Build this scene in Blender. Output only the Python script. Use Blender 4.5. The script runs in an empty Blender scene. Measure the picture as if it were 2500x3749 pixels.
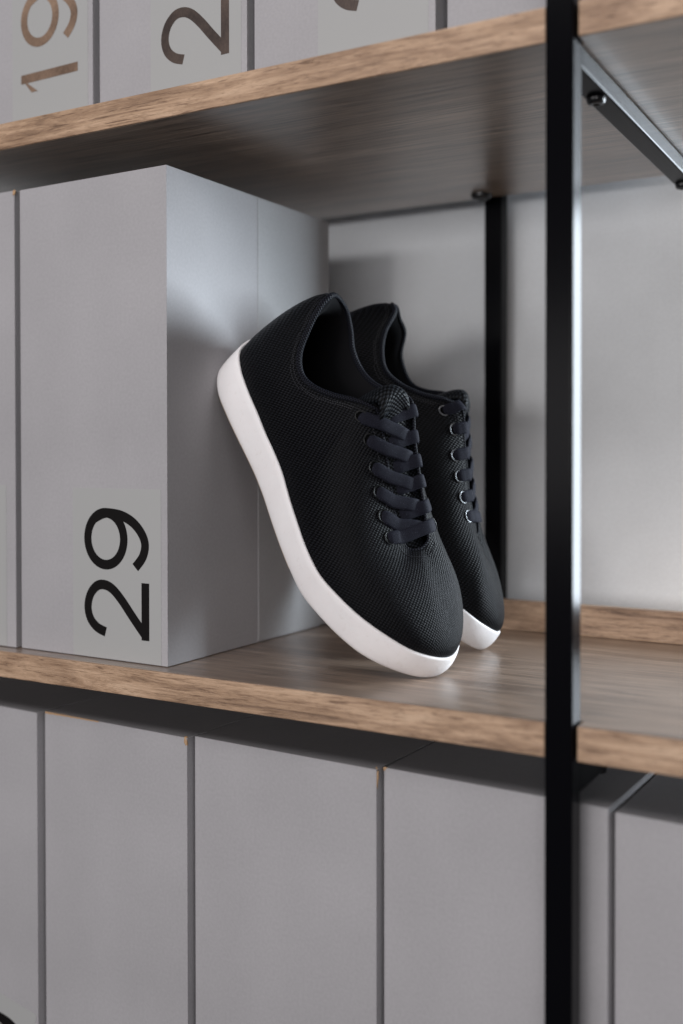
import bpy, bmesh, math, random
import numpy as np
from mathutils import Vector, Matrix
random.seed(7)
SCN = bpy.context.scene
COL = SCN.collection

# ------------------------------------------------------------------ camera
K = 0.86
cam_d = bpy.data.cameras.new('camera')
cam = bpy.data.objects.new('camera', cam_d); COL.objects.link(cam)
yaw, pitch, roll = 0.5187, -0.0127, -0.0010
cam.location = (0.3317*K, -0.7238*K, 0.1931*K)
fw = Vector((-math.sin(yaw)*math.cos(pitch), math.cos(yaw)*math.cos(pitch), math.sin(pitch)))
rt = Vector((math.cos(yaw), math.sin(yaw), 0)); up = rt.cross(fw)
r2 = rt*math.cos(roll)+up*math.sin(roll); u2 = -rt*math.sin(roll)+up*math.cos(roll)
cam.matrix_world = Matrix.Translation(cam.location) @ Matrix((( r2.x,u2.x,-fw.x),(r2.y,u2.y,-fw.y),(r2.z,u2.z,-fw.z))).to_4x4()
cam_d.sensor_fit = 'VERTICAL'; cam_d.sensor_height = 36; cam_d.sensor_width = 24
cam_d.lens = 36*3899.56/3749
cam_d.shift_y = -0.0478
cam_d.clip_start = 0.02; cam_d.clip_end = 30
cam_d.dof.use_dof = True
FOC = Vector((-0.105, 0.085, 0.17))
cam_d.dof.focus_distance = (FOC-cam.location).dot(fw)
cam_d.dof.aperture_fstop = 2.7
SCN.camera = cam

# ------------------------------------------------------------------ light
SCN.view_settings.view_transform = 'Standard'; SCN.view_settings.look = 'None'
SCN.view_settings.exposure = 0; SCN.view_settings.gamma = 1
w = bpy.data.worlds.new('World'); SCN.world = w; w.use_nodes = True
bg = w.node_tree.nodes['Background']; bg.inputs[0].default_value = (0.80, 0.83, 0.90, 1); bg.inputs[1].default_value = 0.045

def area(name, loc, target, sx, sy, power, color):
    l = bpy.data.lights.new(name, 'AREA'); l.shape = 'RECTANGLE'; l.size = sx; l.size_y = sy
    l.energy = power; l.color = color
    o = bpy.data.objects.new(name, l); COL.objects.link(o); o.location = loc
    o.rotation_euler = (Vector(target)-Vector(loc)).to_track_quat('-Z', 'Y').to_euler()
    return o
area('window_light_far', (0.80, 1.95, 0.22), (0.09, 0.0, 0.2), 0.75, 1.10, 40, (0.82, 0.91, 1.0))
area('window_light_side', (1.66, 1.48, 0.55), (-0.15, 0.1, 0.2), 0.66, 1.00, 112, (0.82, 0.92, 1.0))
area('room_light', (-0.28, -6.0, 0.50), (-0.1, 0.1, 0.25), 0.95, 0.75, 46, (1.0, 0.965, 0.955))
area('room_fill_low', (0.0, -3.6, 0.30), (0.0, 0.1, 0.25), 4.4, 0.8, 60, (1.0, 0.965, 0.975))
area('room_fill', (0.25, -1.45, 1.55), (0.0, 0.0, 0.2), 2.0, 0.7, 20, (1.0, 0.965, 0.975))

# ------------------------------------------------------------------ helpers
def tag(o, label=None, cat=None, group=None, kind=None):
    if label: o['label'] = label
    if cat: o['category'] = cat
    if group: o['group'] = group
    if kind: o['kind'] = kind
    return o
def empty(name, loc=(0,0,0), **kw):
    o = bpy.data.objects.new(name, None); COL.objects.link(o); o.location = loc; o.empty_display_size = 0.02
    return tag(o, **kw)
def mesh_obj(name, verts, faces, mat, parent=None, smooth=False, uvs=None):
    me = bpy.data.meshes.new(name); me.from_pydata([tuple(map(float, v)) for v in verts], [], [tuple(f) for f in faces]); me.update()
    if uvs is not None:
        l = me.uv_layers.new(name='UVMap')
        for lp in me.loops: l.data[lp.index].uv = uvs[lp.vertex_index]
    if mat: me.materials.append(mat)
    if smooth:
        for p in me.polygons: p.use_smooth = True
    o = bpy.data.objects.new(name, me); COL.objects.link(o)
    if parent: o.parent = parent
    return o
def bm_obj(name, bm, mat, parent=None, smooth=False):
    me = bpy.data.meshes.new(name); bm.to_mesh(me); bm.free()
    if mat: me.materials.append(mat)
    if smooth:
        for p in me.polygons: p.use_smooth = True
    o = bpy.data.objects.new(name, me); COL.objects.link(o)
    if parent: o.parent = parent
    return o
def box_bm(x0, x1, y0, y1, z0, z1, bev=0.0, seg=2):
    bm = bmesh.new(); bmesh.ops.create_cube(bm, size=1)
    for v in bm.verts:
        v.co = Vector((x0 if v.co.x < 0 else x1, y0 if v.co.y < 0 else y1, z0 if v.co.z < 0 else z1))
    if bev: bmesh.ops.bevel(bm, geom=list(bm.edges), offset=bev, segments=seg, profile=0.6, affect='EDGES')
    return bm
def box(name, x0, x1, y0, y1, z0, z1, mat, parent=None, bev=0.0, seg=2, origin=None):
    o = bm_obj(name, box_bm(x0, x1, y0, y1, z0, z1, bev, seg), mat, parent)
    return o

# ------------------------------------------------------------------ materials
def new_mat(name):
    m = bpy.data.materials.new(name); m.use_nodes = True
    nt = m.node_tree; b = nt.nodes['Principled BSDF']
    return m, nt, b
def N(nt, typ, **kw):
    n = nt.nodes.new(typ)
    for k, v in kw.items(): setattr(n, k, v)
    return n
def ramp(nt, fac, stops):
    r = N(nt, 'ShaderNodeValToRGB'); e = r.color_ramp.elements
    while len(e) < len(stops): e.new(0.5)
    for i, (p, c) in enumerate(stops): e[i].position = p; e[i].color = (*c, 1)
    nt.links.new(fac, r.inputs[0]); return r.outputs[0]
def mapping(nt, scale, rot=(0,0,0), src='Object', loc=(0,0,0)):
    t = N(nt, 'ShaderNodeTexCoord'); m = N(nt, 'ShaderNodeMapping'); m.inputs['Scale'].default_value = scale
    m.inputs['Rotation'].default_value = rot; m.inputs['Location'].default_value = loc
    nt.links.new(t.outputs[src], m.inputs[0]); return m.outputs[0]
def noise(nt, vec, scale, detail=4, rough=0.55, dist=0.0):
    n = N(nt, 'ShaderNodeTexNoise'); n.inputs['Scale'].default_value = scale; n.inputs['Detail'].default_value = detail
    n.inputs['Roughness'].default_value = rough; n.inputs['Distortion'].default_value = dist
    nt.links.new(vec, n.inputs['Vector']); return n.outputs['Fac']
def math_n(nt, op, a, b=None, c=None):
    m = N(nt, 'ShaderNodeMath', operation=op)
    for i, x in enumerate((a, b, c)):
        if x is None: continue
        if isinstance(x, (int, float)): m.inputs[i].default_value = x
        else: nt.links.new(x, m.inputs[i])
    return m.outputs[0]
def mixc(nt, fac, a, b, mode='MIX'):
    m = N(nt, 'ShaderNodeMix', data_type='RGBA', blend_type=mode)
    for i, x in ((0, fac), (6, a), (7, b)):
        if isinstance(x, (int, float)): m.inputs[i].default_value = x
        elif isinstance(x, tuple): m.inputs[i].default_value = (*x, 1)
        else: nt.links.new(x, m.inputs[i])
    return m.outputs[2]
def bump(nt, b, h, strength, dist):
    n = N(nt, 'ShaderNodeBump'); n.inputs['Strength'].default_value = strength; n.inputs['Distance'].default_value = dist
    nt.links.new(h, n.inputs['Height']); nt.links.new(n.outputs[0], b.inputs['Normal'])

def mat_wood_face():
    m, nt, b = new_mat('wood_face_laminate')
    v1 = mapping(nt, (2.6, 70, 70)); v2 = mapping(nt, (16, 430, 430)); v3 = mapping(nt, (3.0, 9, 9))
    a = noise(nt, v1, 1.0, 6, 0.6, 0.4); f = noise(nt, v2, 1.0, 3, 0.6); l = noise(nt, v3, 1.0, 4, 0.6, 1.2)
    c = ramp(nt, a, [(0.30, (0.18, 0.122, 0.088)), (0.50, (0.30, 0.215, 0.158)), (0.70, (0.40, 0.30, 0.23))])
    c2 = ramp(nt, f, [(0.38, (0.36, 0.34, 0.33)), (0.50, (1, 1, 1)), (0.64, (1.35, 1.35, 1.35))])
    c = mixc(nt, 0.85, c, c2, 'MULTIPLY')
    c3 = ramp(nt, l, [(0.32, (0.66, 0.63, 0.61)), (0.6, (1.05, 1.05, 1.05))])
    c = mixc(nt, 0.8, c, c3, 'MULTIPLY')
    nt.links.new(c, b.inputs['Base Color'])
    rg = N(nt, 'ShaderNodeMapRange'); nt.links.new(f, rg.inputs[0]); rg.inputs[3].default_value = 0.22; rg.inputs[4].default_value = 0.42
    nt.links.new(rg.outputs[0], b.inputs['Roughness'])
    b.inputs['IOR'].default_value = 1.6; b.inputs['Coat Weight'].default_value = 0.8; b.inputs['Coat Roughness'].default_value = 0.30; b.inputs['Coat IOR'].default_value = 1.55
    bump(nt, b, math_n(nt, 'ADD', math_n(nt, 'MULTIPLY', a, 0.6), f), 0.45, 0.0005)
    nt.links.new(b.inputs['Normal'].links[0].from_socket, b.inputs['Coat Normal'])
    return m
def mat_wood_edge():
    m, nt, b = new_mat('wood_edge_band')
    v1 = mapping(nt, (8, 110, 110)); v2 = mapping(nt, (90, 620, 620)); v3 = mapping(nt, (6, 34, 34)); v4 = mapping(nt, (22, 460, 460))
    a = noise(nt, v1, 1.0, 8, 0.70, 1.1); f = noise(nt, v2, 1.0, 5, 0.7, 0.8); l = noise(nt, v3, 1.0, 4, 0.6, 1.4); k = noise(nt, v4, 1.0, 4, 0.6, 1.6)
    c = ramp(nt, a, [(0.32, (0.185, 0.112, 0.070)), (0.44, (0.40, 0.26, 0.165)), (0.56, (0.545, 0.37, 0.245)), (0.72, (0.65, 0.47, 0.325))])
    c2 = ramp(nt, f, [(0.32, (0.62, 0.58, 0.55)), (0.47, (1, 1, 1)), (0.75, (1.12, 1.12, 1.12))])
    c = mixc(nt, 0.9, c, c2, 'MULTIPLY')
    c4 = ramp(nt, k, [(0.36, (0.36, 0.31, 0.28)), (0.42, (1, 1, 1))])
    c = mixc(nt, 0.8, c, c4, 'MULTIPLY')
    c3 = ramp(nt, l, [(0.34, (0.60, 0.55, 0.52)), (0.55, (1.03, 1.03, 1.03))])
    c = mixc(nt, 0.8, c, c3, 'MULTIPLY')
    nt.links.new(c, b.inputs['Base Color']); b.inputs['Roughness'].default_value = 0.42
    bump(nt, b, math_n(nt, 'ADD', math_n(nt, 'MULTIPLY', k, 0.8), f), 0.7, 0.0008)
    return m
def mat_board(name, col, rough=0.72, spec=0.16):
    m, nt, b = new_mat(name)
    v = mapping(nt, (1, 1, 1))
    a = noise(nt, v, 9, 3, 0.5); f = noise(nt, v, 420, 2, 0.5); g = noise(nt, v, 1500, 2, 0.6)
    dk = tuple(x*0.93 for x in col); lt = tuple(x*1.05 for x in col)
    c = ramp(nt, a, [(0.3, dk), (0.7, lt)])
    c2 = ramp(nt, f, [(0.3, (0.955,)*3), (0.7, (1.035,)*3)])
    c = mixc(nt, 1.0, c, c2, 'MULTIPLY')
    nt.links.new(c, b.inputs['Base Color']); b.inputs['Roughness'].default_value = rough
    b.inputs['Specular IOR Level'].default_value = spec
    bump(nt, b, g, 0.25, 0.0002)
    return m
def mat_plain(name, col, rough=0.5, spec=0.5, metal=0.0, nscale=900, nb=0.2, nd=0.0002):
    m, nt, b = new_mat(name)
    b.inputs['Base Color'].default_value = (*col, 1); b.inputs['Roughness'].default_value = rough
    b.inputs['Specular IOR Level'].default_value = spec; b.inputs['Metallic'].default_value = metal
    v = mapping(nt, (1, 1, 1)); bump(nt, b, noise(nt, v, nscale, 3, 0.6), nb, nd)
    return m
def mat_sole():
    m, nt, b = new_mat('white_foam_sole')
    v = mapping(nt, (1, 1, 1)); a = noise(nt, v, 18, 4, 0.6); f = noise(nt, v, 1100, 3, 0.6); g = noise(nt, v, 260, 3, 0.6)
    c = ramp(nt, a, [(0.30, (0.83, 0.80, 0.80)), (0.62, (0.89, 0.87, 0.87))])
    c2 = ramp(nt, g, [(0.28, (0.95, 0.94, 0.93)), (0.42, (1, 1, 1))])
    c = mixc(nt, 1.0, c, c2, 'MULTIPLY')
    nt.links.new(c, b.inputs['Base Color']); b.inputs['Roughness'].default_value = 0.6
    b.inputs['Specular IOR Level'].default_value = 0.3
    b.inputs['Subsurface Weight'].default_value = 0.05; b.inputs['Subsurface Radius'].default_value = (0.004, 0.003, 0.003)
    bump(nt, b, math_n(nt, 'ADD', f, math_n(nt, 'MULTIPLY', g, 0.6)), 0.35, 0.0003)
    return m
def mat_knit(name, p=0.0015, q=0.0017, lo=(0.0004, 0.0004, 0.0006), hi=(0.0105, 0.0115, 0.0148), ang=0.0, bstr=1.0):
    """offset lattice of yarn loops in metric UVs"""
    m, nt, b = new_mat(name)
    t = N(nt, 'ShaderNodeTexCoord'); mp = N(nt, 'ShaderNodeMapping'); mp.inputs['Rotation'].default_value = (0, 0, ang)
    nt.links.new(t.outputs['UV'], mp.inputs[0])
    # slight wobble of the yarn
    nz = N(nt, 'ShaderNodeTexNoise'); nz.inputs['Scale'].default_value = 180; nz.inputs['Detail'].default_value = 2
    nt.links.new(mp.outputs[0], nz.inputs['Vector'])
    off = N(nt, 'ShaderNodeVectorMath', operation='MULTIPLY_ADD'); nt.links.new(nz.outputs['Color'], off.inputs[0])
    off.inputs[1].default_value = (0.0006, 0.0006, 0); nt.links.new(mp.outputs[0], off.inputs[2])
    s = N(nt, 'ShaderNodeSeparateXYZ'); nt.links.new(off.outputs[0], s.inputs[0])
    su = math_n(nt, 'SINE', math_n(nt, 'MULTIPLY', s.outputs[0], math.pi/p*1.0))
    sv = math_n(nt, 'SINE', math_n(nt, 'MULTIPLY', s.outputs[1], math.pi/q*1.0))
    prod = math_n(nt, 'MULTIPLY', su, sv)          # checker of bumps and pits
    h = math_n(nt, 'MULTIPLY_ADD', prod, 0.5, 0.5)
    fine = noise(nt, off.outputs[0], 2600, 2, 0.5)
    h2 = math_n(nt, 'MULTIPLY_ADD', fine, 0.25, h)
    c = ramp(nt, h2, [(0.55, lo), (1.10, hi)])
    nt.links.new(c, b.inputs['Base Color']); b.inputs['Roughness'].default_value = 0.46
    b.inputs['Specular IOR Level'].default_value = 0.085
    b.inputs['Sheen Weight'].default_value = 0.02; b.inputs['Sheen Roughness'].default_value = 0.4
    b.inputs['Sheen Tint'].default_value = (0.7, 0.8, 1.0, 1)
    bump(nt, b, h2, bstr*0.75, 0.0006)
    return m
def mat_lace():
    m, nt, b = new_mat('lace_cotton')
    t = N(nt, 'ShaderNodeTexCoord'); mp = N(nt, 'ShaderNodeMapping'); nt.links.new(t.outputs['UV'], mp.inputs[0])
    s = N(nt, 'ShaderNodeSeparateXYZ'); nt.links.new(mp.outputs[0], s.inputs[0])
    d = math_n(nt, 'ADD', s.outputs[0], s.outputs[1])
    wv = math_n(nt, 'SINE', math_n(nt, 'MULTIPLY', d, 2*math.pi/0.0009))
    fl = noise(nt, mp.outputs[0], 1500, 3, 0.6); sp = noise(nt, mp.outputs[0], 900, 1, 0.5)
    c = ramp(nt, math_n(nt, 'MULTIPLY_ADD', wv, 0.16, fl), [(0.36, (0.0022, 0.0024, 0.0050)), (0.7, (0.0150, 0.0158, 0.0265))])
    c = mixc(nt, ramp(nt, sp, [(0.70, (0, 0, 0)), (0.74, (1, 1, 1))]), c, (0.05, 0.055, 0.072))
    nt.links.new(c, b.inputs['Base Color']); b.inputs['Roughness'].default_value = 0.75
    b.inputs['Specular IOR Level'].default_value = 0.12
    b.inputs['Sheen Weight'].default_value = 0.03; b.inputs['Sheen Tint'].default_value = (0.7, 0.75, 1.0, 1)
    bump(nt, b, math_n(nt, 'MULTIPLY_ADD', wv, 0.3, fl), 0.5, 0.0002)
    return m
M_FACE = mat_wood_face(); M_EDGE = mat_wood_edge()
M_BOX = mat_board('grey_coated_board', (0.402, 0.393, 0.405))
M_BOX_FLAP = mat_board('grey_coated_board_flap', (0.415, 0.412, 0.42))
M_LABEL = mat_plain('satin_label_film', (0.404, 0.408, 0.402), 0.5, 0.22, nscale=2600, nb=0.35, nd=0.0002)
M_INK = mat_plain('black_ink', (0.007, 0.006, 0.006), 0.5, 0.12)
M_KRAFT = mat_plain('torn_kraft_board', (0.52, 0.34, 0.20), 0.9, 0.1, nscale=700, nb=0.8, nd=0.001)
M_STEEL = mat_plain('black_powder_coated_steel', (0.0032, 0.0032, 0.0042), 0.18, 0.04, nscale=1400, nb=0.10)
M_SCREW = mat_plain('black_screw_steel', (0.012, 0.012, 0.013), 0.28, 0.5)
M_WALL = mat_board('grey_back_panel', (0.79, 0.82, 0.84), 0.7, 0.2)
M_SOLE = mat_sole()
M_OUT = mat_plain('tan_rubber_outsole', (0.45, 0.34, 0.25), 0.7, 0.3)
M_KNIT = mat_knit('black_knit_upper')
M_TONGUE = mat_knit('black_knit_tongue', 0.0015, 0.0017, (0.0012, 0.0014, 0.0017), (0.019, 0.022, 0.027))
M_BIND = mat_knit('black_ribbed_binding', 0.0011, 0.0016, (0.001, 0.001, 0.002), (0.020, 0.022, 0.032))
M_LINING = mat_plain('black_lining_fabric', (0.006, 0.006, 0.007), 0.9, 0.1)
M_LACE = mat_lace()
M_EYELET_D = mat_plain('eyelet_metal_shaded', (0.006, 0.0065, 0.007), 0.30, 0.25)  # near shoe's eyelets: shaded copy of the same rings, dullness put into the colour
M_EYELET_B = mat_plain('eyelet_metal_lit', (0.17, 0.175, 0.185), 0.36, 0.5, metal=0.9)  # far shoe's eyelets: lit copy, their bright reflection put into the colour
M_HOLE = mat_plain('eyelet_hole_dark', (0.002, 0.002, 0.002), 0.9, 0.05)
M_THREAD = mat_plain('grey_stitch_thread', (0.020, 0.021, 0.026), 0.6, 0.4)
def mat_foil(name, c0, c1):
    m, nt, b = new_mat(name)
    v = mapping(nt, (900, 900, 420)); a = noise(nt, v, 1.0, 4, 0.7); g = noise(nt, mapping(nt, (1, 1, 1)), 22, 3, 0.5)
    c = ramp(nt, math_n(nt, 'MULTIPLY_ADD', g, 0.9, math_n(nt, 'MULTIPLY', a, 0.45)), [(0.48, c0), (0.86, c1)]); nt.links.new(c, b.inputs['Base Color'])
    b.inputs['Roughness'].default_value = 0.45; b.inputs['Metallic'].default_value = 0.35
    return m
M_FOIL = mat_foil('bronze_foil_ink', (0.16, 0.105, 0.075), (0.44, 0.30, 0.21))
M_FOIL_D = mat_foil('dark_bronze_ink', (0.055, 0.042, 0.038), (0.15, 0.11, 0.09))

# ------------------------------------------------------------------ shelving unit
Z1, T = 0.4787*K, 0.0250*K            # underside of the upper board, board thickness
SB = 0.4126*K                          # depth of the boards
PX0, PX1, PY0, PY1 = 0.0856*K, 0.1056*K, -0.006*K, 0.0145*K
unit = empty('shelving_unit', (0, 0, -0.62), label='black steel and wood shelving unit holding the sneakers and grey boxes', cat='shelving unit')
unit.location = (0, 0, 0)
def board(z0, name_lab):
    # plan outline with a notch round the front post, profiled as one slab; bevelled
    x0, x1 = -1.1, 0.75; g = 0.0016
    plan = [(x0, 0.0), (PX0-g, 0.0), (PX0-g, PY1+0.001), (PX1+g, PY1+0.001), (PX1+g, 0.0), (x1, 0.0), (x1, SB), (x0, SB)]
    plan = [(x, max(y, 0.0012) if y == 0.0 else y) for x, y in plan]
    bm = bmesh.new(); lo = [bm.verts.new((x, y, z0)) for x, y in plan]; hi = [bm.verts.new((x, y, z0+T)) for x, y in plan]
    bm.faces.new(list(reversed(lo))); bm.faces.new(hi)
    n = len(plan)
    for i in range(n): bm.faces.new((lo[i], lo[(i+1) % n], hi[(i+1) % n], hi[i]))
    o = bm_obj('shelf_board', bm, M_FACE, unit)
    for a, b_ in ((x0, PX0-g), (PX1+g, x1)):          # glued edge strip along the front
        box('edge_strip', a, b_, -0.0002, 0.0011, z0+0.0002, z0+T-0.0002, M_EDGE, o, bev=0.0006, seg=2)
    return o
low = board(-T, 'lower'); upp = board(Z1, 'upper')
# raised strip along the back of the lower board
st = bm_obj('back_strip', box_bm(-1.1, 0.75, 0.3020, 0.3120, 0.0002, 0.0275, 0.001), M_EDGE, unit)
def tube_prism(name, x0, x1, y0, y1, z0, z1, mat, parent, bev=0.0018):
    return bm_obj(name, box_bm(x0, x1, y0, y1, z0, z1, bev, 4), mat, parent)
tube_prism('post', PX0, PX1, PY0, PY1, -0.75, 0.95, M_STEEL, unit)
tube_prism('post', -0.131*K-0.0004, -0.111*K, SB+0.004, SB+0.004+0.0175, -0.75, 0.95, M_STEEL, unit)
for z, hh in ((Z1, 0.0142), (-T, 0.0230)):
    tube_prism('crossbar', PX0+0.0005, PX1-0.0003, PY1-0.001, SB-0.004, z-hh, z-0.0003, M_STEEL, unit, 0.0022)
def screw(x, y, z, r=0.0062, h=0.0042):
    bm = bmesh.new()
    prof = [(r, 0), (r, -h*0.45), (r*0.86, -h*0.85), (r*0.6, -h), (r*0.40, -h), (r*0.36, -h*0.55), (0, -h*0.55)]
    seg = 24; rings = []
    for pr, pz in prof:
        if pr == 0: rings.append([bm.verts.new((x, y, z+pz))])
        else: rings.append([bm.verts.new((x+pr*math.cos(2*math.pi*i/seg), y+pr*math.sin(2*math.pi*i/seg), z+pz)) for i in range(seg)])
    for a, b_ in zip(rings, rings[1:]):
        for i in range(seg):
            j = (i+1) % seg
            if len(b_) == 1: bm.faces.new((a[i], b_[0], a[j]))
            else: bm.faces.new((a[i], b_[i], b_[j], a[j]))
    bm_obj('screw', bm, M_SCREW, unit, smooth=True)
screw(0.0815, 0.0735, Z1-0.0142); screw(0.0815, 0.336, Z1-0.0142)
screw(0.0850, 0.0735, -T-0.0230, 0.005, 0.004)
screw(-0.1075, 0.3380, Z1, 0.0100, 0.0058)

# ------------------------------------------------------------------ grey back panel behind the rack
wall = bm_obj('back_panel', box_bm(-1.3, 0.105, 0.395, 0.415, -0.9, 1.1, 0.001), M_WALL)
tag(wall, 'plain grey panel standing behind the open shelves', 'panel')

# ------------------------------------------------------------------ boxes
def worn(x, y, z, sx, sy, sz, parent, seed):
    rnd = random.Random(seed); bm = bmesh.new(); bmesh.ops.create_icosphere(bm, subdivisions=2, radius=1)
    for v in bm.verts:
        k = 1+rnd.uniform(-0.3, 0.25); v.co = Vector((x+v.co.x*sx*k, y+v.co.y*sy*k, z+v.co.z*sz*k))
    return bm_obj('torn_corner', bm, M_KRAFT, parent, smooth=True)
def storage_box(x0, x1, y0, y1, z0, z1, label, depth=0.238, group='grey storage boxes on the shelves', flap=True):
    t = empty('storage_box', (x0, y0, z0), label=label, cat='box', group=group)
    t.rotation_euler = (0, 0, math.atan2(y1-y0, x1-x0))
    W_, H_ = math.hypot(x1-x0, y1-y0), z1-z0
    body = bm_obj('body', box_bm(0.0003, W_-0.0006, 0, depth, 0, H_, 0.0006, 3), M_BOX, t)
    # the side wall folds: the front third is one ply, the rear flap lies on it
    f = bm_obj('side_flap', box_bm(W_-0.0012, W_-0.0002, 0.120, depth-0.001, 0.0012, H_-0.0014, 0.0003, 2), M_BOX_FLAP, t)
    return t
def label_plate(t, x0, x1, z0, z1, tilt=0.0):
    cx, cz = (x0+x1)/2, (z0+z1)/2; vs = []
    for y in (-0.00022, 0.0):
        for (x, z) in ((x0, z0), (x1, z0), (x1, z1), (x0, z1)):
            dx, dz = x-cx, z-cz
            vs.append((cx+dx*math.cos(tilt)+dz*math.sin(tilt), y, cz-dx*math.sin(tilt)+dz*math.cos(tilt)))
    return mesh_obj('label', vs, [(0, 1, 2, 3), (0, 4, 5, 1), (1, 5, 6, 2), (2, 6, 7, 3), (3, 7, 4, 0)], M_LABEL, t)
def ell(cx, cy, rx, ry, a0, a1, n):
    return [(cx+rx*math.cos(math.radians(a0+(a1-a0)*i/n)), cy+ry*math.sin(math.radians(a0+(a1-a0)*i/n))) for i in range(n+1)]
TH = 0.114
GLYPH = {
 '1': ([[(0.186, 0.0), (0.186, 1.0)]], [[(0.0, 0.70), (0.0, 0.815), (0.215, 1.0), (0.135, 0.90)]]),
 '0': ([ell(0.36, 0.5, 0.304, 0.46, 0, 360, 48)], []),
}
def catmull(pts, n=10):
    p = [pts[0]]+list(pts)+[pts[-1]]; out = []
    for i in range(1, len(p)-2):
        for k in range(n):
            t = k/n; a, b_, c, d_ = p[i-1], p[i], p[i+1], p[i+2]
            out.append(tuple(0.5*((2*b_[j])+(-a[j]+c[j])*t+(2*a[j]-5*b_[j]+4*c[j]-d_[j])*t*t+(-a[j]+3*b_[j]-3*c[j]+d_[j])*t**3) for j in range(len(b_))))
    out.append(tuple(pts[-1])); return out
GLYPH['2'] = ([catmull([(0.050, 0.665), (0.095, 0.80), (0.19, 0.905), (0.33, 0.945), (0.48, 0.905), (0.585, 0.80), (0.605, 0.68), (0.56, 0.555), (0.44, 0.415), (0.27, 0.26), (0.10, 0.10), (0.045, 0.045)]), [(0.0, 0.056), (0.66, 0.056)]], [])
GLYPH['9'] = ([ell(0.36, 0.662, 0.306, 0.282, 0, 360, 48),
               catmull([(0.60, 0.83), (0.655, 0.70), (0.662, 0.58), (0.635, 0.40), (0.56, 0.235), (0.44, 0.11), (0.31, 0.058), (0.17, 0.095), (0.045, 0.205)])], [])
def stroke(pts, th):
    pts = [Vector((p[0], p[1])) for p in pts]; closed = (pts[0]-pts[-1]).length < 1e-4
    L, R_ = [], []
    n = len(pts)
    for i, p in enumerate(pts):
        if closed: a, b_ = pts[(i-1) % (n-1)], pts[(i+1) % (n-1)]
        else: a, b_ = pts[max(0, i-1)], pts[min(n-1, i+1)]
        d_ = (b_-a).normalized(); nn = Vector((-d_.y, d_.x)); L.append(p+nn*th/2); R_.append(p-nn*th/2)
    return L, R_
def digit(t, ch, xb, zb, h, mat):
    """digit turned a quarter: it reads upwards, tops to the left. xb = base line (local x), zb = left side of the digit"""
    vs, fs = [], []
    st_, polys = GLYPH[ch]; off = 0
    for k, s in enumerate(st_):
        L, R_ = stroke(s, TH); b0 = len(vs); y = -0.00042-0.00003*k
        for a, b_ in zip(L, R_):
            for q in (a, b_): vs.append((xb-q.y*h, y, zb+q.x*h))
        for i in range(len(L)-1): fs.append((b0+2*i, b0+2*i+1, b0+2*i+3, b0+2*i+2))
    for k, s in enumerate(polys):
        b0 = len(vs)
        for q in s: vs.append((xb-q[1]*h, -0.00048-0.00003*k, zb+q[0]*h))
        fs.append(tuple(range(b0, len(vs))))
    o = mesh_obj('digit', vs, fs, mat, t)
    md = o.modifiers.new('thick', 'SOLIDIFY'); md.thickness = 0.00008; md.offset = 0
    return o
YB = 0.0184*K
HD = 0.0672
# middle row
b29 = storage_box(-0.4517*K, -0.2683*K, 0.0172, 0.0150, 0.0004, 0.4443*K, 'pale grey box numbered 29 beside the sneakers, its right side bare')
x0 = -0.4517*K
label_plate(b29, -0.3290-x0, -0.2374-x0, 0.0006, 0.1352)
digit(b29, '2', -0.2492-x0, 0.0182, HD, M_INK); digit(b29, '9', -0.2492-x0, 0.0712, HD, M_INK)
b28 = storage_box(-0.3920-0.158, -0.3920, 0.0185, 0.0152, 0.0004, 0.4443*K, 'grey box at the left edge of the photo, next to box 29')
label_plate(b28, 0.158-0.0985, 0.158-0.0115, 0.0006, 0.1360)
worn(0.1570, 0.0006, 0.4443*K-0.0022, 0.0016, 0.0012, 0.0028, b28, 1)
# upper row (stands a little further back)
YU = 0.050; ZU = Z1+T+0.0003
def upper(x0, x1, lab, digs, mat):
    t = storage_box(x0, x1, YU+0.0012, YU-0.0018, ZU, ZU+0.38, lab)
    label_plate(t, (x1-x0)-0.0955, (x1-x0)-0.0058, 0.0006, 0.150)
    for ch, zb in digs: digit(t, ch, (x1-x0)-0.0172, zb-ZU, HD, mat)
    return t
upper(-0.4870, -0.3350, 'grey box numbered 19 in bronze, at the top left corner', (('1', 0.4757), ('9', 0.5135)), M_FOIL)
upper(-0.3310, -0.1794, 'grey box on the top shelf with a big dark bronze 2 standing on its side', (('2', 0.4705), ('0', 0.5225)), M_FOIL_D)
upper(-0.1755, -0.0224, 'grey top shelf box second from the post, tip of a dark number showing', (('2', 0.4805), ('1', 0.5330)), M_FOIL_D)
storage_box(-0.0152, 0.1400, YU, YU, ZU, ZU+0.38, 'grey top shelf box right beside the black post, no number showing')
# lower row
YL = 0.0315*K; ZL = -0.0636*K
def lower(x0, x1, lab, dz=0.0):
    return storage_box(x0, x1, 0.0318, 0.0245, ZL-0.378+dz, ZL+dz, lab)
l0 = lower(-0.3782-0.158, -0.3782, 'bottom row grey box cut off by the left edge of the photo')
label_plate(l0, 0.158-0.0950, 0.158-0.0072, 0.052, 0.1285, 0.13)
digit(l0, '9', 0.158-0.0095, 0.0637, HD, M_INK)
l1 = lower(-0.3772, -0.2200, 'bottom row grey box with its top front edge worn to brown')
W1 = 0.1574
worn(W1-0.0022, 0.0008, 0.378-0.0030, 0.0018, 0.0014, 0.0042, l1, 2)
bm = bmesh.new()                                    # scuffed front edge
rnd = random.Random(5); prev = None
for i in range(40):
    x = 0.0008+i*0.0016; hh = 0.0010*(1-i/46)+rnd.uniform(0, 0.0004)
    a = bm.verts.new((x, -0.00018, 0.3777)); b_ = bm.verts.new((x, -0.00018, 0.3777-hh)); c = bm.verts.new((x, 0.0007, 0.37815))
    if prev: bm.faces.new((prev[0], a, b_, prev[1])); bm.faces.new((prev[2], c, a, prev[0]))
    prev = (a, b_, c)
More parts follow.
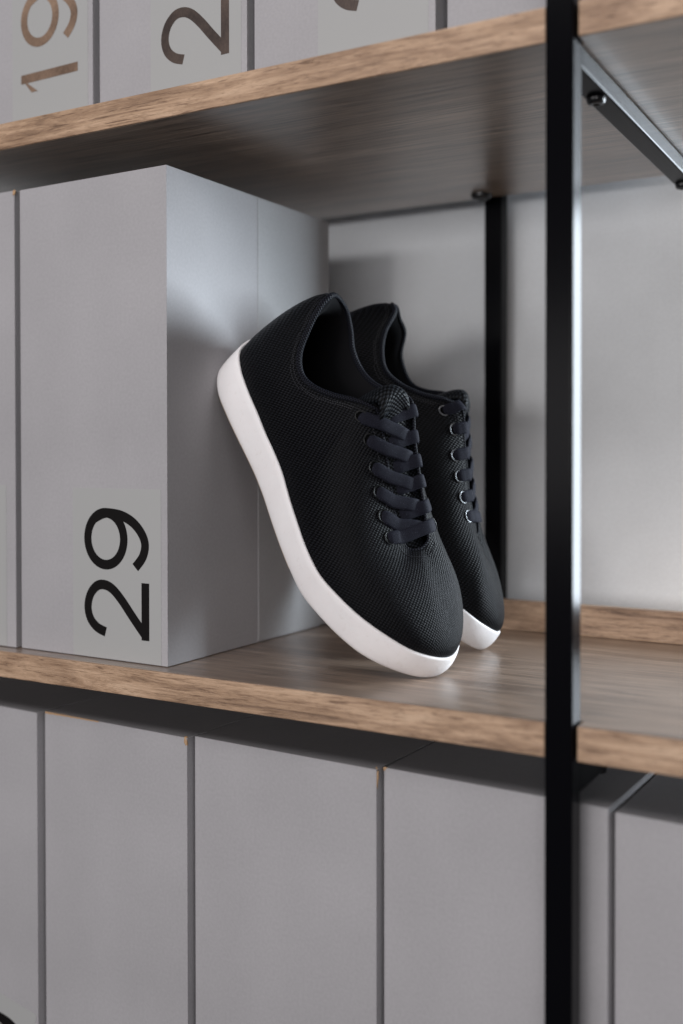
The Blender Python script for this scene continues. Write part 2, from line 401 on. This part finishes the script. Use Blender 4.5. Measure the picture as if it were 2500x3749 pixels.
bm_obj('scuffed_edge', bm, M_KRAFT, l1)
l2 = lower(-0.2190, -0.0561, 'bottom row grey box with a crushed torn corner, right under the shoes')
W2 = 0.1631
worn(W2-0.0012, 0.0016, 0.378-0.0065, 0.0013, 0.0016, 0.0085, l2, 3)
l3 = lower(-0.0549, 0.1050, 'bottom row grey box passing behind the black post')
worn(0.0012, 0.0008, 0.378-0.0012, 0.0018, 0.0012, 0.0018, l3, 4)
bm = bmesh.new(); bmesh.ops.create_icosphere(bm, subdivisions=2, radius=1)
for v in bm.verts: v.co = Vector((0.0605+v.co.x*0.0008, 0.0001+v.co.y*0.0003, 0.3560+v.co.z*0.0007))
bm_obj('paint_fleck', bm, M_LABEL, l3, smooth=True)
l4 = lower(0.1062, 0.2650, 'lowest right grey box at the edge of the photo, past the post', dz=-0.0040)

# ------------------------------------------------------------------ sneakers
# stations round the shoe: inner loop P3 (collar, eyestay, throat), outer loop P0 (feather line),
# (outward, upward) handles at P0 and P3, and the outsole edge. Millimetres: s from heel, w to the outer side, h up.
ST = [
 ((13,-1,122.5),(-9,0,36),(0,31),(16,-12),(-7,0,8)),
 ((16,8,123),(-6,15,34.5),(1,31),(14,-14),(-6.5,17,8)),
 ((21,16,116),(2,28,33),(2,29),(9,-18),(2.5,33,4)),
 ((32,24,102),(18,34.5,31),(2,26),(6,-18),(19,39.3,-.5)),
 ((44,29,88),(40,38.5,31),(2,21),(5,-15),(42,41.5,-1)),
 ((58,31,82),(60,40,31),(1,18),(5,-14),(62,42,-1)),
 ((73,31,86),(78,41,30),(1,20),(5,-16),(80,42,-1)),
 ((89,28,97),(97,42,30),(0,22),(8,-20),(99,43,-.5)),
 ((103,23,110),(114,44,30),(0,26),(11,-24),(117,45.5,0)),
 ((114,17,116.5),(128,47,29.5),(0,30),(16,-22),(131,48,0)),
 ((121,13,115),(138,49,29),(1,32),(20,-17),(142,50,0)),
 ((141,11,105),(158,53,29),(1,30),(23,-12),(162,54,1)),
 ((162,10,94),(180,57.5,30),(1,26),(25,-8),(184,58,3)),
 ((183,10,84),(202,59.5,32),(1,22),(26,-5),(205,60,5)),
 ((200,10,77.5),(222,58.5,37.5),(1,20),(26,-3),(226,60,11)),
 ((209,8,75),(243,53,42.5),(1,18),(27,0),(248,55,16)),
 ((214,6,75),(262,44,47.5),(2,17),(28,1),(268,47.5,22)),
 ((216,3,77),(281,30,52),(3,16),(27,2),(286,33,28)),
 ((217,0,79),(293,12,55),(4,15),(26,3),(299.5,13.5,32.5)),
 ((217,-2,80),(296,-3,56),(4,15),(26,2),(302.5,-2,35)),
 ((216,-5,82),(289,-18,54),(4,16),(26,1),(298,-16.5,33)),
 ((214,-8,84),(275,-32,50),(2,18),(26,0),(284,-30.5,28.5)),
 ((210,-9,86),(254,-38.8,44),(1,20),(24,-1),(264,-38.5,23)),
 ((202,-10,89),(232,-42,39),(1,22),(22,-3),(240,-42.8,15)),
 ((184,-12,96),(205,-42,33),(1,26),(20,-6),(211,-43.2,7)),
 ((163,-12,106),(180,-40.2,29),(1,30),(18,-10),(184,-41.5,3)),
 ((142,-13,116),(158,-38,29),(1,34),(17,-14),(160,-38,1)),
 ((121,-15,127),(138,-36,29),(0,36),(14,-20),(140,-37,0)),
 ((108,-21,120),(118,-34,30),(0,32),(7,-26),(120,-35.5,0)),
 ((94,-25,106),(98,-33,31),(0,26),(5,-20),(100,-35,0)),
 ((78,-27,95),(80,-33,31),(1,22),(4,-16),(80,-35,0)),
 ((61,-29,90),(60,-34,32),(1,20),(4,-14),(60,-35,0)),
 ((45,-28,93),(42,-33,33),(1,22),(4,-16),(42,-34.5,0)),
 ((32,-26,102),(22,-31,35),(1,24),(6,-20),(24,-33,0)),
 ((20,-20,112),(3,-25,38),(2,26),(9,-18),(6,-25,1.5)),
 ((14,-11,118),(-6,-14,37),(1,30),(14,-14),(-5,-13,7)),
]
NS = len(ST)
def periodic(P, per):
    """Catmull-Rom through rows of P (NS x k), per samples for each span, closed"""
    P = np.array(P, float); out = []
    for i in range(len(P)):
        a, b_, c, d_ = P[i-1], P[i], P[(i+1) % len(P)], P[(i+2) % len(P)]
        for k in range(per):
            t = k/per
            out.append(0.5*(2*b_+(c-a)*t+(2*a-5*b_+4*c-d_)*t*t+(3*b_-a-3*c+d_)*t**3))
    return np.array(out)
PER = 9; NT = NS*PER
FAR_P3 = {0:(9,0,120),1:(10,9,120.5),2:(17,18,116.5),3:(29,25,113),4:(43,28,100),5:(58,29,95),6:(72,29,95),7:(84,27,103),8:(97,21,118),9:(108,16,126),
 10:(119,13,126),11:(140,12,116),12:(161,11,106),13:(182,11,96),14:(200,10,89),15:(209,8,86),16:(214,6,84),17:(216,3,83),18:(217,0,82),
 35:(11,-10,121),34:(20,-19,120),33:(31,-26,106),32:(45,-28,95)}
def shoe_loops(sign):
    P3 = np.array([(FAR_P3[i] if (sign > 0 and i in FAR_P3) else s[0]) for i, s in enumerate(ST)], float); P0 = np.array([s[1] for s in ST], float); B = np.array([s[4] for s in ST], float)
    A = np.array([s[2] for s in ST], float); D = np.array([s[3] for s in ST], float)
    tg = np.roll(P0, -1, 0)-np.roll(P0, 1, 0); n = np.stack([-tg[:, 1], tg[:, 0], 0*tg[:, 0]], 1)
    n /= np.linalg.norm(n, axis=1)[:, None]
    if n[5, 1] < 0: n = -n
    up = np.array([0, 0, 1.0])
    P1 = P0+n*A[:, :1]+up*A[:, 1:]; P2 = P3+n*D[:, :1]+up*D[:, 1:]
    L = [periodic(x, PER) for x in (P0, P1, P2, P3, B, n)]
    for x in L: x[:, 1] *= sign
    return L
def grid_faces(nu, nv, closed=True, flip=False):
    fs = []
    for i in range(nu if closed else nu-1):
        j = (i+1) % nu
        for k in range(nv-1):
            f = (i*nv+k, j*nv+k, j*nv+k+1, i*nv+k+1)
            fs.append(f[::-1] if flip else f)
    return fs
def tube(path, radii, seg=8, closed=False, sq=1.0, ups=None, upad=None):
    n = len(path); vs = []; uv = []
    acc = 0.0
    for i in range(n):
        a = path[i-1] if (i > 0 or closed) else path[i]; b_ = path[(i+1) % n] if (i < n-1 or closed) else path[i]
        t = b_-a; t = t/np.linalg.norm(t)
        u_ = ups[i] if ups is not None else np.array([0, 0, 1.0])
        s = np.cross(t, u_); s /= np.linalg.norm(s); u_ = np.cross(s, t)
        r = radii[i] if hasattr(radii, '__len__') else radii
        if i > 0: acc += np.linalg.norm(path[i]-path[i-1])
        for k in range(seg):
            an = 2*math.pi*k/seg; vs.append(path[i]+s*r*math.cos(an)+u_*r*sq*math.sin(an)); uv.append((acc/1000, r*an/1000))
    return vs, grid_faces(n, seg, closed)+[((i*seg+seg-1), ((i+1) % n)*seg+seg-1, ((i+1) % n)*seg, i*seg) for i in range(n if closed else n-1)], uv

def build_sneaker(sign, basis, origin, scale, label, eye_mat, eyes):
    es, ey, eh = [Vector(v).normalized() for v in basis]
    root = empty('sneaker', origin, label=label, cat='shoe', group='pair of black sneakers')
    R3 = Matrix(((es.x, ey.x, eh.x), (es.y, ey.y, eh.y), (es.z, ey.z, eh.z)))
    root.matrix_world = Matrix.Translation(origin) @ R3.to_4x4()
    S = 0.001*scale
    sc = lambda v: [tuple(np.array(x)*S) for x in v]
    P0, P1, P2, P3, B, n = shoe_loops(sign)
    fl = sign > 0
    # ---- upper
    NV = 36; G = np.zeros((NT, NV, 3))
    P0u = P0-n*0.8-np.array([0, 0, 3.0])
    for k in range(NV):
        v = k/(NV-1); G[:, k] = (1-v)**3*P0u+3*(1-v)**2*v*P1+3*(1-v)*v*v*P2+v**3*P3
    # faint creases and hand of the fabric
    for k in range(NV):
        v = k/(NV-1); i = np.arange(NT)
        wob = 0.35*np.sin(i*0.21+3*v)*np.sin(5*v+i*0.05)
        G[:, k] += n*(wob*math.sin(math.pi*v))[:, None]
    du = np.roll(G, -1, 0)-np.roll(G, 1, 0); dv = np.gradient(G, axis=1)
    nor = np.cross(du, dv); nor /= np.linalg.norm(nor, axis=2)[:, :, None]+1e-9
    if np.mean(nor[5*PER, :, 1])*sign < 0: nor = -nor
    uv = []
    for i in range(NT):
        for k in range(NV):
            s_, y_, h_ = G[i, k]; w_ = y_*sign
            sg = math.tanh(w_/14)
            uv.append(((s_-0.45*h_)*S, (w_*0.9+sg*(95-h_)*0.75)*S))
    upper_o = mesh_obj('upper', sc(G.reshape(-1, 3)), grid_faces(NT, NV, True, fl), M_KNIT, root, True, uv)
    md = upper_o.modifiers.new('thick', 'SOLIDIFY'); md.thickness = 0.0012; md.offset = -1
    # ---- binding round the opening, thick on the padded collar, thin on the eyestay
    rad = np.full(NT, 1.25)
    for i in range(NT):
        st_ = i/PER
        d_ = min(st_, NS-st_)
        rad[i] = 1.25+1.15*max(0, min(1, (9.2-d_)/1.5))
    outn = nor[:, -1]
    vs, fs, uvb = tube(P3-outn*0.6, rad, 10, True, 0.85, [np.array([0, 0, 1.0])+0.01]*NT)
    mesh_obj('collar_binding', sc(vs), fs, M_BIND, upper_o, True, uvb)
    # ---- stitching: a double dotted row below the binding
    sv, sf = [], []
    for row, (dist_, st_step) in enumerate(((5.2, 1), (7.0, 1))):
        for i in range(0, NT):
            # walk down from the rim
            acc = 0; k = NV-1
            while k > 1 and acc < dist_: acc += np.linalg.norm(G[i, k]-G[i, k-1]); k -= 1
            j = (i+1) % NT
            p, q = G[i, k], G[j, k]; L_ = np.linalg.norm(q-p)
            if L_ < 0.35 or (9.6*PER < i < 26.5*PER and row == 1): continue
            nn = nor[i, k]; t = (q-p)/L_; b_ = np.cross(nn, t)
            nst = max(1, int(L_/1.9))
            for m_ in range(nst):
                c0 = p+t*(L_*(m_+0.22)/nst); c1 = p+t*(L_*(m_+0.78)/nst); b0 = len(sv)
                for c in (c0, c1):
                    for (bb, hh) in ((0.28, -0.2), (0.2, 0.32), (-0.2, 0.32), (-0.28, -0.2)): sv.append(c+b_*bb+nn*hh)
                for a in range(4): sf.append((b0+a, b0+(a+1) % 4, b0+4+(a+1) % 4, b0+4+a))
                sf.append((b0+3, b0+2, b0+1, b0)); sf.append((b0+4, b0+5, b0+6, b0+7))
    so = mesh_obj('stitching', sc(sv), sf, M_THREAD, upper_o); so['kind'] = 'stuff'
    # ---- lining inside the collar
    idx = [i % NT for i in range(int(27.3*PER), NT+int(8.7*PER))]
    rows = []
    for i in idx:
        p = P3[i]; nn = n[i]; c = np.array([60.0, 0, 46.0])
        r_ = [p-nn*1.0, p-nn*3.5-[0, 0, 3], p-nn*5.0-[0, 0, 14]]
        f_ = P0[i]-nn*9; f_[2] = 44
        for t in (0.35, 0.7, 1.0): r_.append(r_[2]*(1-t)+f_*t)
        rows += r_
    mesh_obj('lining', sc(rows), grid_faces(len(idx), 6, False, fl), M_LINING, upper_o, True)
    ins = [(P0[i]-n[i]*4.5) for i in range(0, NT, 4)]
    iv = [(p[0], p[1], 42.0+max(0, (p[0]-180)*0.08)) for p in ins]
    cidx = len(iv); iv.append((130, 0, 42)); ni = len(ins)
    ifs = [((i+1) % ni, cidx, i) if fl else (i, cidx, (i+1) % ni) for i in range(ni)]
    mesh_obj('insole', sc(iv), ifs, M_LINING, root)
    # ---- sole: rounded foam side wall
    bulge = (0.7+1.3*np.clip((P0[:, 0]-240)/45, 0, 1))[:, None]
    rows = [B-n*16+[0, 0, 0.3], B-n*5.0, B-n*2.0+[0, 0, 0.25], B-n*0.55+[0, 0, 1.2], B-n*0.0+[0, 0, 2.9]]
    for t in (0.2, 0.4, 0.6, 0.8): rows.append(B*(1-t)+(P0+n*1.6)*t+n*(bulge*math.sin(math.pi*t)))
    rows += [P0+n*1.9-[0, 0, 0.8], P0+n*1.45-[0, 0, 0.05], P0+n*0.1+[0, 0, 0.2], P0-n*1.0-[0, 0, 0.6], P0-n*2.6-[0, 0, 4]]
    SG = np.stack(rows, 1); nvs = SG.shape[1]
    sv_ = list(SG.reshape(-1, 3)); fs = grid_faces(NT, nvs, True, fl)
    c0 = len(sv_); cen = SG[:, 0].mean(0); 
    # close the underside with strips across the shoe
    for i in range(NT//2):
        a, b_, c, d_ = i, i+1, (NT-i-1) % NT, (NT-i) % NT
        q = (a*nvs, b_*nvs, c*nvs, d_*nvs)
        q = tuple(dict.fromkeys(q))
        if len(q) >= 3: fs.append(q if fl else q[::-1])
    mesh_obj('sole', sc(sv_), fs, M_SOLE, root, True)
    ov = []; nr = 0
    for i in range(NT):
        ov += [B[i]-n[i]*3.2-[0, 0, 0.1], B[i]-n[i]*2.4-[0, 0, 1.2], B[i]-n[i]*12-[0, 0, 1.2]]
    # only the heel and the middle foot carry the thin tan tread
    keep = [i % NT for i in range(int(26*PER), NT+int(12*PER))]
    tv, base = [], 0
    for i in keep: tv += ov[i*3:i*3+3]
    mesh_obj('outsole', sc(tv), grid_faces(len(keep), 3, False, fl), M_OUT, root, True)
    # ---- tongue
    tr = [(216,-3,74,5),(208,-1,77,10),(200,0,80,15),(183,0,86,17),(163,0,96,17),(142,0,106.5,17),(128,0,115,16),(119,2,123,12.5),(112,3,129,11),(106,3,129,10.5),(102,3,123,11),(99,3,113,12),(97,3,100,14)]
    tr = catmull(tr, 5); tv, tuv = [], []; NW = 15; acc = 0
    for i, (s_, w0, h_, hw) in enumerate(tr):
        if i: acc += math.dist(tr[i-1][:3], tr[i][:3])
        for k in range(NW):
            x = -1+2*k/(NW-1); xx = x*hw
            edge = max(0, abs(x)-0.75)/0.25
            tv.append((s_+(6*x*x if s_ < 120 else 0), (w0+xx)*sign, h_+(4 if sign > 0 else 0)-(0.42 if sign < 0 else 0.05)*xx-3.0*x*x-2.2*edge**2)); tuv.append((acc*S, xx*S))
    to = mesh_obj('tongue', sc(tv), grid_faces(len(tr), NW, False, not fl), M_TONGUE, root, True, tuv)
    md = to.modifiers.new('thick', 'SOLIDIFY'); md.thickness = 0.0035; md.offset = 0
    # ---- eyelets and laces
    def surf_at(s_t, side, back):
        """point on the upper, 'back' mm below the eyestay edge, where the length coordinate is s_t"""
        rng_ = range(9*PER, 17*PER) if side > 0 else range(20*PER, 28*PER)
        best = None
        for i in rng_:
            acc = 0; k = NV-1
            while k > 1 and acc < back: acc += np.linalg.norm(G[i, k]-G[i, k-1]); k -= 1
            e = abs(G[i, k][0]-s_t)
            if best is None or e < best[0]: best = (e, i, k)
        return best[1], best[2]
    eye = {}
    for side in (1, -1):
        for q_, s_t in enumerate(eyes[side]):
            i, k = surf_at(s_t+(1 if side > 0 else 0), side, 10.5)
            p = G[i, k]; nn = nor[i, k]; tdir = G[(i+2) % NT, k]-G[i-2, k]; tdir /= np.linalg.norm(tdir); bdir = np.cross(nn, tdir)
            eye[(side, q_)] = (p, nn, tdir, bdir, i)
            vs, fs = [], []; Rr, rr = 4.3, 0.60
            for a in range(28):
                an = 2*math.pi*a/28; d_ = tdir*math.cos(an)*1.12+bdir*math.sin(an)*0.92
                for c in range(8):
                    cn = 2*math.pi*c/8; vs.append(p+d_*(Rr+rr*math.cos(cn))+nn*(0.25+rr*math.sin(cn)))
            for a in range(28):
                b_ = (a+1) % 28
                for c in range(8): fs.append((a*8+c, b_*8+c, b_*8+(c+1) % 8, a*8+(c+1) % 8))
            eo = mesh_obj('eyelet', sc(vs), fs, eye_mat, root, True)
            hv = [p+nn*0.18]+[p+nn*0.18+(tdir*math.cos(2*math.pi*a/20)*1.1+bdir*math.sin(2*math.pi*a/20)*0.92)*4.1 for a in range(20)]
            mesh_obj('hole', sc(hv), [(0, 1+a, 1+(a+1) % 20) for a in range(20)], M_HOLE, eo)
    def edge_pt(s_t, side):
        rng_ = range(9*PER, 18*PER) if side > 0 else range(20*PER, 29*PER)
        i = min(rng_, key=lambda q: abs(P3[q][0]-s_t)); return P3[i], i
    def ribbon(path, nrm, half, thick, axis):
        path = [np.array(p, float) for p in catmull([tuple(p) for p in path], 7)]
        nrm = [np.array(p, float) for p in catmull([tuple(p) for p in nrm], 7)]
        n_ = len(path); vs, uv_ = [], []; acc = 0
        prof = [(-1, 0), (-0.93, 0.6), (-0.7, 0.95), (-0.3, 1.1), (0.3, 1.1), (0.7, 0.95), (0.93, 0.6), (1, 0), (0.9, -0.7), (0.4, -0.9), (-0.4, -0.9), (-0.9, -0.7)]
        for i in range(n_):
            t = path[min(n_-1, i+1)]-path[max(0, i-1)]; t /= np.linalg.norm(t)+1e-9
            b_ = np.cross(nrm[i], t); b_ /= np.linalg.norm(b_)+1e-9; b_ = b_*0.45+axis*0.55*(1 if np.dot(b_, axis) > 0 else -1); b_ -= t*np.dot(b_, t); b_ /= np.linalg.norm(b_)+1e-9; u_ = np.cross(t, b_)
            if i: acc += np.linalg.norm(path[i]-path[i-1])
            hf = half*(0.78+0.22*min(1, i/7))
            for (x, z) in prof: vs.append(path[i]+b_*x*hf+u_*z*thick); uv_.append((acc*S, x*hf*S))
        m_ = len(prof); fs = []
        for i in range(n_-1):
            for k in range(m_): fs.append((i*m_+k, (i+1)*m_+k, (i+1)*m_+(k+1) % m_, i*m_+(k+1) % m_))
        fs.append(tuple(range(m_-1, -1, -1))); fs.append(tuple(range((n_-1)*m_, n_*m_)))
        return vs, fs, uv_
    lace = None
    for q_ in range(6):
        for side in (1, -1):
            if q_ == 5 and side == -1: continue
            p, nn, tdir, bdir, i = eye[(side, q_)]
            slip = ((28, 26, 24, 22, 19, 0)[q_] if side > 0 else 1.0)
            e1, i1 = edge_pt(p[0]+1.5+slip*0.36, side); e2, i2 = edge_pt(p[0]+slip, -side)
            gap = e2-e1; gapn = gap/np.linalg.norm(gap)
            alng = P3[(i1+3) % NT]-P3[(i1-3) % NT]
            un = np.cross(alng, gap); un /= np.linalg.norm(un)
            if un[2] < 0: un = -un
            hi_ = 2.6 if side > 0 else 1.6
            toedge = e1-p; 
            over = 1.5 if side > 0 else 0.3
            if q_ < 5:
                path = [p-toedge*0.12-nn*1.4, p+toedge*0.16+nn*0.7, p+toedge*0.55+nn*1.5, e1+un*1.7, e1+gap*0.33+un*over, e1+gap*0.60+un*(over-0.2), e1+gap*0.80-un*1.4, e2-gapn*1.8-un*4.2, e2-gapn*1.2-un*6.5]
                nrm = [nn, nn, nn, un*1.5+nn, un, un, un+gapn*0.5, un+gapn, un+gapn]
            else:
                p2, nn2, _, _, _ = eye[(-1, 5)]; e2, i2 = edge_pt(p2[0]+1.5, -1); gap = e2-e1; to2 = e2-p2
                path = [p-toedge*0.12-nn*1.4, p+toedge*0.16+nn*0.7, p+toedge*0.55+nn*1.7, e1+un*2.3, e1+gap*0.5+un*2.4, e2+un*2.2, p2+to2*0.55+nn2*1.7, p2+to2*0.16+nn2*0.7, p2-to2*0.12-nn2*1.4]
                nrm = [nn, nn, nn, un+nn, un, un+nn2, nn2, nn2, nn2]
            # keep the band lying flat: the width follows the axis across the whole run
            ax = np.cross(un, e2-p); ax /= np.linalg.norm(ax)
            vs, fs, uv_ = ribbon(path, nrm, 5.0, 1.05, ax)
            nm = mesh_obj('lace_strand', sc(vs), fs, M_LACE, root, True, uv_)
    return root

near_es = (0.5388516869542231, -0.05641438458098076, -0.8405095339607619)
near_ew = (-0.2269227570388383, -0.9705938206318535, -0.08033490952975275)
near_eh = (0.8112613153629846, -0.2340193422852274, 0.5358078252805842)
far_es = (0.5079320810799999, 0.0932541845346594, -0.856334431210445)
far_ew = (0.22805239414988782, -0.973208293726206, 0.02928690057057974)
far_eh = (0.8306606446270611, 0.21016487358572197, 0.515590554004292)
neg = lambda v: tuple(-x for x in v)
NO = Vector((-0.23005938335923087, 0.11264890125378912, 0.2312402849908676))
FO = Vector((-0.23163073242976975, 0.1634790205133731, 0.23707452039552654))
build_sneaker(-1, (near_es, neg(near_ew), near_eh), NO+Vector((0.0012, -0.0005, -0.0003)), 0.98209, 'black knit sneaker nearest the camera, its white sole against box 29', M_EYELET_D, {1: [115, 132, 151, 168, 185, 202], -1: [124, 140, 157, 171, 188, 203]})
build_sneaker(1, (far_es, neg(far_ew), far_eh), FO+Vector((0.0010, 0.0026, -0.0009)), 0.98209, 'black knit sneaker behind the front one, bright eyelet rings along its laces', M_EYELET_B, {-1: [115, 132, 151, 168, 185, 202], 1: [115, 132, 151, 168, 185, 202]})
